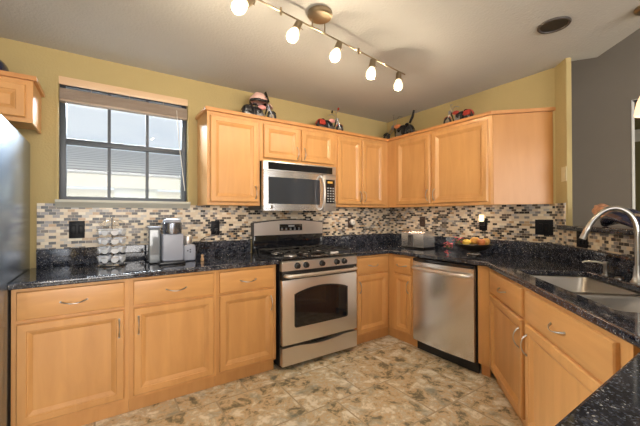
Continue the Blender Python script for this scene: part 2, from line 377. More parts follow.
# kitchen window: dark frame, grille, sill
t = thing('window_1', None, None); t['kind'] = 'structure'
FX0, FX1, FZ0, FZ1, FY = WX0+.001, WX1-.001, WZ0+.003, WZ1-.001, .075
MR0, MR1 = 1.828, 1.868
g = G()
for a in ((FX0, FX0+.045), (FX1-.045, FX1)): g.box(a[0], a[1], FY-.02, FY+.035, FZ0, FZ1, .004)
g.box(FX0+.045, FX1-.045, FY-.02, FY+.035, FZ0, FZ0+.028); g.box(FX0+.045, FX1-.045, FY-.02, FY+.035, FZ1-.05, FZ1)
g.box(FX0+.045, FX1-.045, FY-.025, FY+.03, MR0, MR1, .004)
g.out('window_frame', WFRAME, t)
g = G()
for k in (1, 2):
    x = FX0+.045+(FX1-FX0-.09)*k/3
    g.box(x-.011, x+.011, FY-.004, FY+.012, FZ0+.028, MR0); g.box(x-.011, x+.011, FY-.004, FY+.012, MR1, FZ1-.05)
g.out('grille', WFRAME, t)
G().box(FX0+.045, FX1-.045, FY+.014, FY+.018, FZ0+.028, FZ1-.05).out('window_pane', GLASS, t)
g = G().prism([(.0, 1.395), (.0, 1.345), (-.02, 1.345), (-.032, 1.36), (-.05, 1.375), (-.06, 1.385), (-.06, 1.402), (.055, 1.402), (.055, 1.395)], 'x', WX0-.008, WX1+.004)
g.out('window_sill', CREAM, t)
g = G()
g.box(WX0-.014, WX0+.006, -.004, .06, WZ0, WZ1+.005, .003); g.box(WX1-.006, WX1+.014, -.004, .06, WZ0, WZ1+.005, .003)
g.out('window_casing', WALL, t)

# wooden blind, pulled up
t = thing('window_blind', 'raised wooden blind with pale valance over the stacked slats at the kitchen window', 'blind', (-2.925, .02, 2.2))
G().box(-.447, .447, -.022, -.006, .055, .112, .003).out('valance', VALW, t)
G().box(-.44, .44, .0, .045, .07, .105).out('head_rail', WHITE, t)
g = G()
for k in range(12): g.box(-.443, .443, -.012-.003*(k%2), .038, -.048+k*.0066, -.0442+k*.0066)
g.box(-.443, .443, -.014, .04, -.066, -.05, .002)
g.out('slat_stack', SLATW, t)
for x in (-.25, 0, .25): G().tube([(x, -.018, .06), (x, -.018, -.07)], .0015, 6).out('ladder_cord', SLATW, t)
G().tube([(.355, -.02, .0), (.375, -.024, -.3), (.42, -.03, -.70)], .0028, 6).out('pull_cord', WHITE, t)

# neighbour's house outside
t = thing('neighbor_house', 'grey tiled roof and pale stucco wall of the house outside the window', 'house', (-2.6, 3.5, 0))
# roof slope: mesh lies in its own xy plane and is tilted
L = math.hypot(4.5, 1.2); g = G().box(-7, 7, 0, L, -.06, 0); ro = g.out('roof', ROOF, t); ro.location = (0, 0, 1.99); ro.rotation_euler = (math.atan2(1.2, 4.5), 0, 0)
G().box(-7, 7, -.02, .02, 1.76, 1.97).out('fascia', FASCIA, t)
G().box(-6.8, 6.8, .35, .5, -.3, 1.75).out('wall', STUCCO, t)
g = G().box(-.35, .35, .30, .34, 1.25, 1.80); g.out('window', pmat('far_window_glass', (.42, .46, .52), .2), t)
# ------------------------------------------------------------------ mosaic and outlets
def tile_panel(name, loc, rz, L, z0, z1, y=-.008):
    o = G().box(0, L, y, 0, z0, z1).out(name, MOSAIC); place(o, loc, rz); o['kind'] = 'structure'; return o
tile_panel('trim_mosaic_back', (-3.49, -.0005, 0), 0, 3.482, SPL, 1.374)
tile_panel('trim_mosaic_right', (-.0005, -.008, 0), RW, 1.892, SPL, 1.374)
tile_panel('trim_mosaic_stub', DO, DW, .150, 1.166, 1.374)
tile_panel('trim_mosaic_half_wall', DO, DW, 2.10, SPL, 1.163)

# ------------------------------------------------------------------ countertops (curves with bevelled edge)
def slab(name, outline, hole, z0, z1, mat, parent=None, bev=.008, rnd=None):
    cu = bpy.data.curves.new('c', 'CURVE'); cu.dimensions = '2D'; cu.fill_mode = 'BOTH'
    h = (z1-z0)/2; cu.extrude = h-bev; cu.bevel_depth = bev; cu.bevel_resolution = 3; cu.offset = -bev
    for pts in [outline]+([hole] if hole else []):
        sp = cu.splines.new('POLY'); sp.points.add(len(pts)-1); sp.use_cyclic_u = True
        for p, q in zip(sp.points, pts): p.co = (q[0], q[1], 0, 1)
    co = bpy.data.objects.new('c', cu); COL.objects.link(co)
    dg = bpy.context.evaluated_depsgraph_get(); me = bpy.data.meshes.new_from_object(co.evaluated_get(dg))
    bpy.data.objects.remove(co)
    for v in me.vertices: v.co.z += (z0+z1)/2
    me.name = name; me.materials.clear(); me.materials.append(mat)
    for p in me.polygons: p.use_smooth = True
    me.set_sharp_from_angle(angle=math.radians(40))
    o = bpy.data.objects.new(name, me); COL.objects.link(o); o.parent = parent; return o
def Dl(t, n): return (-.70711*t+.70711*n, -1.9-.70711*t-.70711*n)
CZ0 = CT-.036
UN = [0]
def upst(g):
    UN[0] += 1; o = g.out('trim_granite_%d' % UN[0], GRAN); o['kind'] = 'structure'; return o
t = thing('countertop', 'dark speckled granite countertop left of the range, under the window', 'countertop')
slab('worktop', [(-3.522, -.012), (-3.522, -.645), (-1.902, -.645), (-1.902, -.012)], None, CZ0, CT, GRAN, t)
upst(G().box(-3.49, -1.902, -.028, -.009, CT+.0005, SPL, .003))
t = thing('countertop', 'dark speckled granite countertop wrapping the corner, the sink and the peninsula', 'countertop')
hole = []
for (tx, ty), a0 in (((1.565-.03, -.12-.03), 0), ((.615+.03, -.12-.03), 90), ((.615+.03, -.52+.03), 180), ((1.565-.03, -.52+.03), 270)):
    for k in range(6):
        a = math.radians(a0+18*k); hole.append(Dl(tx+.03*math.cos(a), ty+.03*math.sin(a)))
slab('worktop', [(-1.088, -.012), (-.012, -.012), (-.012, -1.895), (-1.488, -3.372), (-2.75, -3.372), (-2.75, -2.775), (-1.80, -2.775), (-.645, -1.668), (-.645, -.645), (-1.088, -.645)], hole, CZ0, CT, GRAN, t)
upst(G().box(-1.088, -.03, -.028, -.009, CT+.0005, SPL, .003))
upst(G().box(-.028, -.009, -1.895, -.009, CT+.0005, SPL, .003))
u = upst(G().box(0.012, 2.08, -.028, -.009, CT+.0005, SPL, .003)); place(u, DO, DW)
upst(G().box(-2.75, -1.5, -3.392, -3.373, CT+.0005, SPL, .003))
lo = slab('granite_ledge', [(.10, -.04), (2.15, -.04), (2.15, .25), (.215, .25), (.215, -.0095), (.10, -.0095)], None, 1.166, 1.20, GRAN, bev=.006)
place(lo, DO, DW); tag(lo, 'raised granite bar ledge capping the diagonal half wall behind the sink', 'ledge')
lo = slab('granite_ledge', [(-2.80, -3.36), (-1.60, -3.36), (-1.60, -3.62), (-2.80, -3.62)], None, 1.166, 1.20, GRAN, bev=.006)
tag(lo, 'raised granite bar ledge capping the half wall along the peninsula', 'ledge')

# ------------------------------------------------------------------ cabinets
DOOR_R = [(0, 0), (0, .014), (.006, .021), (.042, .021), (.046, .016), (.050, .016), (.066, .008), (.070, .005), (.076, .005)]
DRAW_R = [(0, 0), (0, .012), (.004, .018), (.014, .02)]
def bow_handle(parent, c, vert, y, L=.096, out=.03, r=.0036):
    L = .112 if vert else .125
    pts = []
    for k in range(13):
        a = k/12; s = (a-.5)*L; f = out*math.sin(PI*a)**.7
        rr_ = f
        pts.append((c[0], y-rr_, c[1]+s) if vert else (c[0]+s, y-rr_, c[1]-.012*math.sin(PI*a)))
    g = G().tube(pts, [r*(1.0+.35*math.cos(2*PI*k/12)) for k in range(13)], 8)
    for p in (pts[0], pts[-1]): g.lathe([(.006, 0), (.006, .003)], (p[0], y-.003, p[2]), 10, 'y')
    return g.out('handle', NICKEL, parent)
def door(parent, x0, x1, z0, z1, hs=None, hz=None, y=0, mat=None):
    d = G().panel(x0, x1, z0, z1, y-.0008, DOOR_R).out('door', mat or MAPLE, parent, 25)
    if hs is not None: bow_handle(d, (hs, hz), True, y-.021)
    return d
def drawer(parent, x0, x1, z0, z1, handle=True, y=0):
    d = G().panel(x0, x1, z0, z1, y-.0008, DRAW_R).out('drawer', MAPLEH, parent, 25)
    if handle: bow_handle(d, ((x0+x1)/2, (z0+z1)/2), False, y-.021)
    return d
def base_carcass(parent, w, depth, top, splits, toe=True, ext=(0, 0)):
    """hollow body: sides, floor, back, face frame with stiles; local x 0..w, y 0 = face"""
    g = G()
    g.box(0, .018, .0, depth, .10, top); g.box(w-.018, w, .0, depth, .10, top)
    g.box(.018, w-.018, .0, depth, .10, .118); g.box(.018, w-.018, depth-.012, depth, .118, top)
    f0, f1 = -.0005, .018
    g.box(.018, w-.018, f0, f1, .118, top)
    g.out('body', MAPLE, parent)
    if toe: G().box(-ext[0], w+ext[1], .045, .06, 0, .10).out('toe_kick', MAPLE, parent)
BTOP = CZ0-.001
def base(name, label, loc, rz, w, units, depth=.595, grp=None, toe=True, ext=(0, 0)):
    t = thing(name, label, 'cabinet', loc, rz, grp); base_carcass(t, w, depth, BTOP, [], toe, ext)
    for u in units:
        k, x0, x1 = u[:3]
        if k in ('dd', 'fd'):
            drawer(t, x0, x1, .705, .862, True); side = u[3]
            door(t, x0, x1, .122, .685, x1-.028 if side == 'r' else x0+.028, .575)
        elif k == 'd': door(t, x0, x1, .135, .862, u[3] and x1-.03, .7)
    return t
BY = -.61
base('base_cabinet', 'wide maple base cabinet with one drawer and one door beside the refrigerator', (-3.515, BY, 0), 0, .555, [('dd', .022, .53, 'r')], .60, 'maple base cabinets')
base('base_cabinet', 'maple base cabinet with drawer and door directly below the coffee maker', (-2.959, BY, 0), 0, .555, [('dd', .024, .535, 'l')], .60, 'maple base cabinets')
base('base_cabinet', 'maple base cabinet with one drawer and one door directly left of the range', (-2.403, BY, 0), 0, .485, [('dd', .02, .46, 'r')], .60, 'maple base cabinets')
base('base_cabinet', 'maple corner base cabinet with drawer and door directly right of the range', (-1.085, BY, 0), 0, .475, [('dd', .03, .445, 'l')], .60, 'maple base cabinets', ext=(0, .044))
base('base_cabinet', 'narrow maple base cabinet with small drawer and door left of the dishwasher', (BY, -.612, 0), RW, .338, [('dd', .09, .305, 'r')], .59, 'maple base cabinets', ext=(.044, 0))
t = thing('filler_panel', 'plain maple end panel between the dishwasher and the sink cabinet', 'panel', (BY, -1.583, 0), RW)
G().box(0, .090, 0, .018, .10, BTOP).box(0, .018, .018, .58, .10, BTOP).out('panel', MAPLE, t)
G().box(0, .07, .045, .06, 0, .10).out('toe_kick', MAPLED, t)
t = base('sink_base_cabinet', 'maple sink base cabinet with two drawer fronts and two doors on the diagonal', (BY-.002, -1.677, 0), DB, 1.535, [('fd', .065, .685, 'r'), ('fd', .745, 1.475, 'l')], .56)
t = thing('peninsula_cabinet', 'maple cabinet under the peninsula countertop in the foreground', 'cabinet', (-1.80, -2.83, 0), PI)
base_carcass(t, .93, .54, BTOP, [])
for a in (.02, .48): drawer(t, a, a+.42, .705, .862); door(t, a, a+.42, .135, .683, a+.39, .57)
# fill behind the peninsula corner is open shelf space hidden by the counter

def upper(name, label, loc, rz, w, z0, z1, doors, depth=.328, outline=None, crown=True):
    t = thing(name, label, 'cabinet', loc, rz, 'maple wall cabinets')
    lip = .024
    if outline:
        G().prism(outline, 'z', z0+lip, z1).prism([(0, 0), (.59, 0), (.605, .006), (.93, .328), (.905, .328), (.585, .018), (0, .018)], 'z', z0, z0+lip).out('body', MAPLE, t)
    else: G().box(0, w, 0, depth, z0+lip, z1, .0015, 1).box(0, w, 0, .018, z0, z0+lip).box(0, .015, .018, depth, z0, z0+lip).box(w-.015, w, .018, depth, z0, z0+lip).out('body', MAPLE, t)
    for x0, x1, side in doors:
        tall = z1-z0 > .5
        door(t, x0, x1, z0+.028, z1-.035, None if side is None else (x1-.026 if side == 'r' else x0+.026), z0+(.115 if tall else .10))
    return t
def crownm(t, pts, z0=UT-.002, z1=UT+.026):
    G().prism(pts, 'z', z0, z1).out('crown', MAPLED, t)
UY = -.33
t = upper('wall_cabinet', 'tall maple wall cabinet with one door right of the window', (-2.397, UY, 0), 0, .46, UB, UT, [(.022, .437, 'r')]); crownm(t, [(-.018, -.022), (.46, -.022), (.46, .327), (-.018, .327)])
t = upper('wall_cabinet', 'short maple wall cabinet with two doors above the microwave', (-1.935, UY, 0), 0, .843, 1.775, UT, [(.03, .40, 'r'), (.425, .805, 'l')]); crownm(t, [(0, -.022), (.843, -.022), (.843, .327), (0, .327)])
t = upper('wall_cabinet', 'tall maple wall cabinet with two doors right of the microwave', (-1.090, UY, 0), 0, .758, UB, UT, [(.014, .34, 'r'), (.355, .68, 'l')]); crownm(t, [(0, -.022), (.738, -.022), (.738, .327), (0, .327)])
t = upper('wall_cabinet', 'maple wall cabinet with one door in the corner of the right wall', (-.33, -.004, 0), RW, .940, UB, UT, [(.475, .925, 'r')]); crownm(t, [(.305, -.022), (.94, -.022), (.94, .327), (0, .327), (0, .0), (.305, .0)])
t = upper('wall_cabinet', 'maple wall cabinet with one wide door and an angled plain side panel at its end', (-.33, -.946, 0), RW, .6, UB, UT, [(.014, .575, 'l')], outline=[(0, 0), (.59, 0), (.605, .006), (.93, .328), (0, .328)]); G().prism([(.6085, .0055), (.615, .0065), (.938, .327), (.931, .3275)], 'z', UB, UT-.004).out('end_panel', ENDMAPLE, t); crownm(t, [(0, -.022), (.615, -.022), (.965, .327), (0, .327)])
# left cabinet above the fridge
t = upper('wall_cabinet', 'short maple wall cabinet with knotty door above the refrigerator', (-4.375, UY, 0), 0, .908, 1.868, 2.135, [(.02, .43, None), (.455, .875, None)], depth=.326)
G().prism([(0, -.022), (.926, -.022), (.926, .325), (0, .325)], 'z', 2.133, 2.16).out('crown', MAPLED, t)

# under-cabinet lights
for i, (loc, rz, L, lab) in enumerate([((-2.30, -.25, UB+.0235), 0, .26, 'slim light strip under the wall cabinet right of the window'), ((-.98, -.25, UB+.0235), 0, .34, 'slim light strip under the wall cabinet right of the microwave'),
                           ((-.25, -.42, UB+.0235), RW, .30, 'slim light strip under the corner wall cabinet above the toaster'), ((-.25, -1.06, UB+.0235), RW, .34, 'slim light strip under the wall cabinet above the fruit bowl')]):
    t = thing('under_cabinet_light', lab, 'light', loc, rz, 'under-cabinet lights')
    G().box(0, L, -.03, .03, -.012, 0, .002).out('housing', WHITE, t)
    G().box(.01, L-.01, -.022, .022, -.0145, -.0122).out('lens', STRIPL, t)

# ------------------------------------------------------------------ fridge
t = thing('refrigerator', 'tall refrigerator with blue-grey side panel left of the counter', 'refrigerator', (-3.965, -.375, 0))
G().box(-.44, .44, -.43, .37, .03, 1.795, .006).out('body', FRIDGE, t)
for a, b in ((-.44, -.003), (.003, .44)):
    d = G().box(a, b, -.50, -.435, .62, 1.795, .012).out('door', FDOOR, t)
    x = -.05 if a < -.1 else .05
    G().tube([(x, -.505, .75), (x, -.545, .78), (x, -.545, 1.62), (x, -.505, 1.65)], .011, 10).out('handle', NICKEL, d)
d = G().box(-.44, .44, -.50, -.435, .07, .61, .012).out('freezer_drawer', FDOOR, t)
G().tube([(-.33, -.505, .54), (-.30, -.545, .54), (.30, -.545, .54), (.33, -.505, .54)], .011, 10).out('handle', NICKEL, d)
G().box(-.42, .42, -.34, .3, 0, .03).out('foot', BLACKP, t)

# ------------------------------------------------------------------ range
RX0, RX1 = -1.893, -1.097; RWD = RX1-RX0
t = thing('range', 'stainless steel gas range with black cooktop and arched oven window', 'stove', (RX0, 0, 0))
G().box(0, RWD, -.625, -.03, .03, .895, .003, 1).out('body', BLACKP, t)
for x in (.05, RWD-.05):
    for y in (-.56, -.1): G().lathe([(.02, 0), (.02, .03)], (x, y, 0), 12).out('foot', BLACKP, t)
# storage drawer with a curved grip recess
pts = [(.004, .045), (RWD-.004, .045), (RWD-.004, .192)]
for k in range(15):
    a = k/14; x = RWD*.80-(RWD*.60)*a; pts.append((x, .192-.022*math.sin(PI*a)))
pts.append((.004, .192))
d = G().prism(pts, 'y', -.672, -.625).out('storage_drawer', STEEL, t, 30)
d = G().box(.004, RWD-.004, -.674, -.626, .212, .748, .006).out('oven_door', STEEL, t)
def arched(x0, x1, z0, z1, rise, r=.02, n=14):
    p = []
    for cx, cz, a0 in ((x0+r, z0+r, 180), (x1-r, z0+r, 270)):
        for k in range(5): a = math.radians(a0+22.5*k); p.append((cx+r*math.cos(a), cz+r*math.sin(a)))
    for k in range(n+1):
        a = k/n; p.append((x1+(x0-x1)*a, z1-rise+rise*math.sin(PI*a)**.8))
    return p
G().prism(arched(.115, RWD-.115, .345, .675, .05), 'y', -.6762, -.670).out('oven_window_rim', BLACKP, d, 30)
G().prism(arched(.127, RWD-.127, .357, .662, .048), 'y', -.6775, -.670).out('oven_window', BLACKG, d, 30)
G().box(.004, RWD-.004, -.672, -.626, .749, .818, .003).out('vent_band', BLACKP, t)
g = G(); pts = [(.03, -.672, .785), (.035, -.70, .785), (.06, -.722, .785)]+[(.06+(RWD-.12)*k/10, -.722-.012*math.sin(PI*k/10), .785) for k in range(1, 10)]+[(RWD-.06, -.722, .785), (RWD-.035, -.70, .785), (RWD-.03, -.672, .785)]
g.tube(pts, .0155, 12).out('oven_handle', STEEL, t)
# control panel with five knobs
cp = G().prism([(-.625, .822), (-.672, .822), (-.668, .893), (-.655, .905), (-.625, .905)], 'x', .002, RWD-.002).out('control_panel', STEEL, t)
for fx in (.17, .275, .475, .67, .775):
    g = G(); x = fx*RWD*1.03+.005
    g.lathe([(.027, 0), (.027, -.006), (.022, -.008), (.020, -.028), (.017, -.031)], (x, -.670, .860), 20, 'y')
    g.box(x-.0045, x+.0045, -.708, -.70, .841, .879, .002)
    g.out('knob', BLACKP, cp)
# cooktop, burners, grates
G().box(-.003, RWD+.003, -.668, -.085, .9055, .922, .006).out('cooktop', BLACKG, t)
for bx, by, br in ((.17, -.50, .05), (.17, -.23, .042), (RWD/2, -.37, .045), (RWD-.17, -.50, .056), (RWD-.17, -.23, .04)):
    b_ = G().lathe([(br+.012, 0), (br+.010, .008), (br, .012), (br, .014)], (bx, by, .922), 24).out('burner_base', STEEL, t)
    G().lathe([(br-.008, 0), (br-.008, .008), (br-.016, .011)], (bx, by, .9365), 24).out('burner_cap', BLACKM, b_)
for gx0, gx1 in ((.03, .292), (.297, RWD-.297), (RWD-.292, RWD-.03)):
    g = G(); w = .0055; z0, z1 = .950, .962; y0, y1 = -.635, -.115
    for y in (y0, (y0+y1)/2-.005, y1-.011): g.box(gx0, gx1, y, y+.011, z0, z1, .002, 1)
    for x in (gx0, gx1-.011): g.box(x, x+.011, y0, y1, z0, z1, .002, 1)
    cx = (gx0+gx1)/2
    for by in (-.50, -.24):
        for k in range(4 if gx1-gx0 > .15 else 2):
            a = PI/2*k+(0 if gx1-gx0 > .15 else PI/2)*1
            if gx1-gx0 <= .15: a = PI*k+PI/2
            ln = (gx1-gx0)/2 if k % 2 == 0 and gx1-gx0 > .15 else .12
            p0 = Vector((cx+.022*math.cos(a), by+.022*math.sin(a), z1+.001)); p1 = Vector((cx+ln*math.cos(a), by+ln*math.sin(a), (z0+z1)/2))
            g.tube([p0, p1], .0052, 6)
    for x in (gx0+.006, gx1-.006):
        for y in (y0+.006, y1-.006): g.tube([(x, y, .922), (x, y, z0+.004)], .006, 6)
    g.out('grate', BLACKM, t)
# backguard
g = G().box(0, RWD, -.088, -.03, .90, 1.085, .003)
g.out('backguard_glass', BLACKG, t)
pts = [(.0, 1.0855), (RWD, 1.0855), (RWD, 1.205)]+[(RWD-RWD*k/16, 1.205+.028*math.sin(PI*k/16)) for k in range(1, 16)]+[(0, 1.205)]
bg = G().prism(pts, 'y', -.092, -.032).out('backguard', STEEL, t, 30)
pts2 = [(-.006, 1.08), (-.006, 1.212)]+[(RWD*k/16, 1.213+.030*math.sin(PI*k/16)) for k in range(0, 17)]+[(RWD+.006, 1.212), (RWD+.006, 1.08)]
G().prism(pts2, 'y', -.086, -.028).out('backguard_shell', BLACKP, t, 30)
dp = G().box(.27, .535, -.097, -.090, 1.125, 1.192, .003).out('display', BLACKG, bg)
LED = pmat('panel_marking', (.35, .36, .36), .4)
g = G().box(.37, .44, -.0982, -.0968, 1.165, 1.182)
for k in range(5):
    for j in range(2): g.box(.285+k*.05+(.0), .305+k*.05, -.0982, -.0968, 1.133+j*.014, 1.139+j*.014)
g.out('touch_keys', LED, dp)

# ------------------------------------------------------------------ microwave
MX0, MX1 = -1.932, -1.140; MW = MX1-MX0
t = thing('microwave', 'stainless over-the-range microwave with dark glass door above the stove', 'microwave', (MX0, 0, 0))
G().box(0.004, MW-.004, -.355, -.03, 1.335, 1.772).out('body', BLACKP, t)
G().box(0, MW, -.40, -.356, 1.686, 1.770, .004).out('vent_panel', STEEL, t)
vg = G()
for k in range(7): vg.box(.05, MW-.05, -.4035, -.398, 1.698+k*.0085, 1.7035+k*.0085)
vg.box(.045, MW-.045, -.402, -.398, 1.694, 1.758); vg.out('vent_grille', BLACKG, t)
pts = []
for k in range(13): a = k/12; pts.append((0.0+.635*a, -.402-.022*math.sin(PI*a)))
d = G().prism(pts+[(.635, -.357), (0, -.357)], 'z', 1.325, 1.682).out('door', STEELV, t, 30)
pts = []
for k in range(13): a = k/12; aa = .07+.86*a; pts.append((.635*aa, -.4045-.022*math.sin(PI*aa)))
G().prism(pts+[(.55, -.38), (.06, -.38)], 'z', 1.385, 1.625).out('door_window', pmat('smoked_door_glass', (.035, .042, .055), .08, coat=.6), d, 30)
hx = .605; pts = [(hx, -.408, 1.335), (hx, -.44, 1.352)]+[(hx, -.45-.022*math.sin(PI*k/8), 1.36+.28*k/8) for k in range(9)]+[(hx, -.44, 1.652), (hx, -.41, 1.668)]
G().tube(pts, .0125, 12).out('handle', STEEL, d)
cp = G().box(.637, MW, -.404, -.357, 1.325, 1.682, .006).out('control_panel', STEEL, t)
kp = G().box(.665, MW-.02, -.4065, -.403, 1.40, 1.635, .004).out('keypad', BLACKG, cp)
g = G()
for i in range(3):
    for j in range(6): g.box(.678+i*.033, .698+i*.033, -.4078, -.4064, 1.415+j*.026, 1.427+j*.026)
g.out('keys', LED, kp)
G().box(.685, .745, -.4078, -.4064, 1.60, 1.62).out('clock_display', pmat('amber_display', (.3, .16, .03), .3, emis=(1, .5, .1), es=.6), kp)
G().lathe([(.016, 0), (.016, -.002), (.0135, -.0028)], (.072, -.4085, 1.357), 20, 'y').out('round_badge', CHROME, d)

# ------------------------------------------------------------------ dishwasher
t = thing('dishwasher', 'stainless steel dishwasher with curved bar handle in the right-hand run', 'dishwasher', (BY, -.953, 0), RW)
G().box(.004, .616, .0, .56, .09, .872).out('body', BLACKP, t)
G().box(.004, .616, .03, .05, 0, .10).out('toe_kick', BLACKP, t)
pts = [(.006, -.030)]+[(.006+.608*k/12, -.034-.016*math.sin(PI*k/12)) for k in range(13)]+[(.614, -.001), (.006, -.001)]
d = G().prism(pts[1:], 'z', .105, .845).out('door', STEELV, t, 30)
G().box(.004, .616, -.03, -.001, .848, .873, .003).out('control_strip', BLACKG, t)
pts = [(.028, -.034, .788), (.032, -.058, .788), (.06, -.076, .788)]+[(.06+.50*k/8, -.078-.014*math.sin(PI*k/8), .788) for k in range(1, 8)]+[(.56, -.076, .788), (.588, -.058, .788), (.592, -.034, .788)]
G().tube(pts, .017, 12).out('handle', STEEL, d)
G().lathe([(.008, 0), (.008, -.0015)], (.585, -.036, .83), 16, 'y').out('round_badge', CHROME, d)

# ------------------------------------------------------------------ sink (undermount, two bowls)
t = thing('kitchen_sink', 'double bowl stainless undermount sink in the diagonal counter', 'sink', DO, DW)
def rrect(x0, x1, y0, y1, r, z, n=5):
    p = []
    for cx, cy, a0 in ((x1-r, y1-r, 0), (x0+r, y1-r, 90), (x0+r, y0+r, 180), (x1-r, y0+r, 270)):
        for k in range(n+1): a = math.radians(a0+90*k/n); p.append(Vector((cx+r*math.cos(a), cy+r*math.sin(a), z)))
    return p
SINKM = steel('sink_satin_steel', (.46, .43, .39), .30)
zt = CZ0-.001
for x0, x1 in ((.60, 1.095), (1.115, 1.58)):
    g = G()
    g.loops([rrect(x0-.001, x1+.001, -.535, -.105, .03, zt-.004), rrect(x0-.001, x1+.001, -.535, -.105, .03, zt), rrect(x0+.018, x1-.014, -.513, -.125, .04, zt-.001), rrect(x0+.024, x1-.020, -.51, -.13, .045, zt-.02),
             rrect(x0+.032, x1-.028, -.50, -.14, .05, zt-.16), rrect(x0+.06, x1-.056, -.485, -.165, .06, zt-.19), rrect(x0+.2, x1-.2, -.34, -.29, .02, zt-.195)], False, True)
    bw = g.out('bowl', SINKM, t, 50)
    m = bw.modifiers.new('s', 'SOLIDIFY'); m.thickness = .002; m.offset = -1
    G().lathe([(.045, 0), (.042, .004), (.03, .003), (.028, -.003)], ((x0+x1)/2, -.315, zt-.194), 24).out('drain', CHROME, bw)

# faucet
t = thing('faucet', 'brushed steel high-arc faucet behind the sink', 'faucet', (*Dl(.975, -.072), CT), DW)
G().lathe([(.032, 0), (.032, .006), (.026, .012), (.021, .03), (.018, .055), (.0165, .09)], (0, 0, 0), 24).out('base', NICKEL, t)
ex, ey = -.105, -.20
prof = [(0, .085), (0, .20), (0, .27), (.03, .32), (.1, .362), (.22, .39), (.36, .402), (.5, .397), (.65, .374), (.8, .33), (.92, .275), (1.0, .225)]
def smooth(p):
    for _ in range(2):
        q = [p[0]]
        for a, b in zip(p[:-1], p[1:]): q += [tuple(.75*u+.25*v for u, v in zip(a, b)), tuple(.25*u+.75*v for u, v in zip(a, b))]
        p = q+[p[-1]]
    return p
pts = [(ex*f, ey*f, z) for f, z in smooth(prof)]
G().tube(pts[:-7], .0128, 14).out('spout', NICKEL, t)
G().tube(pts[-8:], [.0132]+[.0158]*7, 16).out('spray_head', NICKEL, t)
G().tube([(.018, 0, .05), (.05, 0, .06), (.085, 0, .095)], [.008, .007, .006], 10).out('handle', NICKEL, t)
t = thing('soap_dispenser', 'small brushed steel soap dispenser with a curved spout left of the faucet', 'dispenser', (*Dl(.73, -.075), CT), DW)
G().lathe([(.019, 0), (.019, .005), (.013, .009), (.012, .052), (.0145, .056), (.0145, .075), (.011, .079)], (0, 0, 0), 20).out('body', NICKEL, t)
G().tube([(0, 0, .066), (-.03, -.035, .074), (-.065, -.075, .070), (-.075, -.085, .062)], [.007, .006, .005, .0045], 8).out('spout', NICKEL, t)
t = thing('sink_hole_cap', 'flat round steel cap in the counter between dispenser and faucet', 'cap', (*Dl(.85, -.08), CT), DW)
G().lathe([(.022, 0), (.022, .005), (.016, .009), (.0, .010)], (0, 0, 0), 24).out('disc', NICKEL, t)

# ------------------------------------------------------------------ outlets and switches
def outlet(label, loc, rz, w, h, mat, style, name='outlet', cat='outlet', grp='wall plates'):
    t = thing(name, label, cat, loc, rz, grp)
    G().box(-w/2, w/2, -.006, 0, -h/2, h/2, .003).out('cover_plate', mat, t)
    n = 2 if w > .09 else 1
    for i in range(n):
        cx = (i-(n-1)/2)*.046
        if style == 'outlet':
            for dz in (-.02, .02):
                r_ = G().box(cx-.014, cx+.014, -.0085, -.0062, dz-.013, dz+.013, .004).out('receptacle', mat, t)
                g = G(); g.box(cx-.006, cx-.004, -.0092, -.0086, dz-.004, dz+.005); g.box(cx+.004, cx+.006, -.0092, -.0086, dz-.004, dz+.005); g.out('slots', BLACKM, r_)
        else:
            G().box(cx-.015, cx+.015, -.009, -.0062, -.032, .032, .003).out('rocker', mat, t)
    return t
PLATE = pmat('black_gloss_plate', (.010, .011, .014), .35)
PLATE.node_tree.nodes['Principled BSDF'].inputs['Specular IOR Level'].default_value = .12
PLATEB = pmat('brown_plate', (.05, .028, .02), .3)
PLATEC = pmat('cream_plate', (.62, .55, .34), .5)
ty = -.0088
outlet('black double wall plate on the mosaic beside the refrigerator', (-3.262, ty, 1.180), 0, .095, .128, PLATE, 'switch', 'switch_plate', 'switch')
outlet('black outlet with a black cord plugged in between coffee maker and range', (-2.240, ty, 1.170), 0, .078, .125, PLATE, 'outlet')
outlet('black outlet with a round white plug-in on the mosaic right of the range', (-.635, ty, 1.190), 0, .078, .12, PLATEB, 'outlet')
outlet('brown outlet on the mosaic above the toaster', (ty, -.57, 1.205), RW, .078, .12, PLATEB, 'outlet')
outlet('black outlet holding a lit night light above the fruit bowl', (ty, -1.295, 1.19), RW, .078, .12, PLATE, 'outlet')
outlet('large black double wall plate on the mosaic below the angled cabinet end', (ty, -1.818, 1.175), RW, .135, .130, PLATE, 'switch', 'switch_plate', 'switch')
outlet('black wall plate on the mosaic half wall behind the faucet', (*Dl(.375, ty), 1.105), DW, .125, .115, PLATE, 'outlet')
outlet('cream light switch on the yellow wall stub beside the opening', (*Dl(.135, -.0005), 1.60), DW, .072, .115, PLATEC, 'switch', 'light_switch', 'switch')
t = thing('night_light', 'small night light with glowing cream shade plugged in above the fruit bowl', 'night light', (-.018, -1.295, 1.205), RW)
G().box(-.022, .022, -.03, -.0005, -.03, .012, .004).out('plug_body', BLACKP, t)
G().lathe([(.02, 0), (.024, .02), (.022, .06), (.018, .064)], (0, -.026, .012), 16).out('shade', NIGHTL, t)
t = thing('plug_in_freshener', 'round white plug-in air freshener on the outlet right of the range', 'air freshener', (-.620, -.018, 1.20))
G().lathe([(.034, 0), (.036, -.012), (.032, -.028), (.018, -.034)], (0, 0, 0), 20, 'y').out('case', WHITE, t)
G().lathe([(.012, 0), (.011, -.006)], (0, -.034, .0), 14, 'y').out('vent_cap', pmat('pale_grey_plastic', (.5, .5, .48), .4), t)
t = thing('power_cord', 'black power cord running from the outlet to the coffee maker', 'cord')
G().box(-2.252, -2.226, -.045, -.018, 1.140, 1.165, .004).out('plug', BLACKP, t)
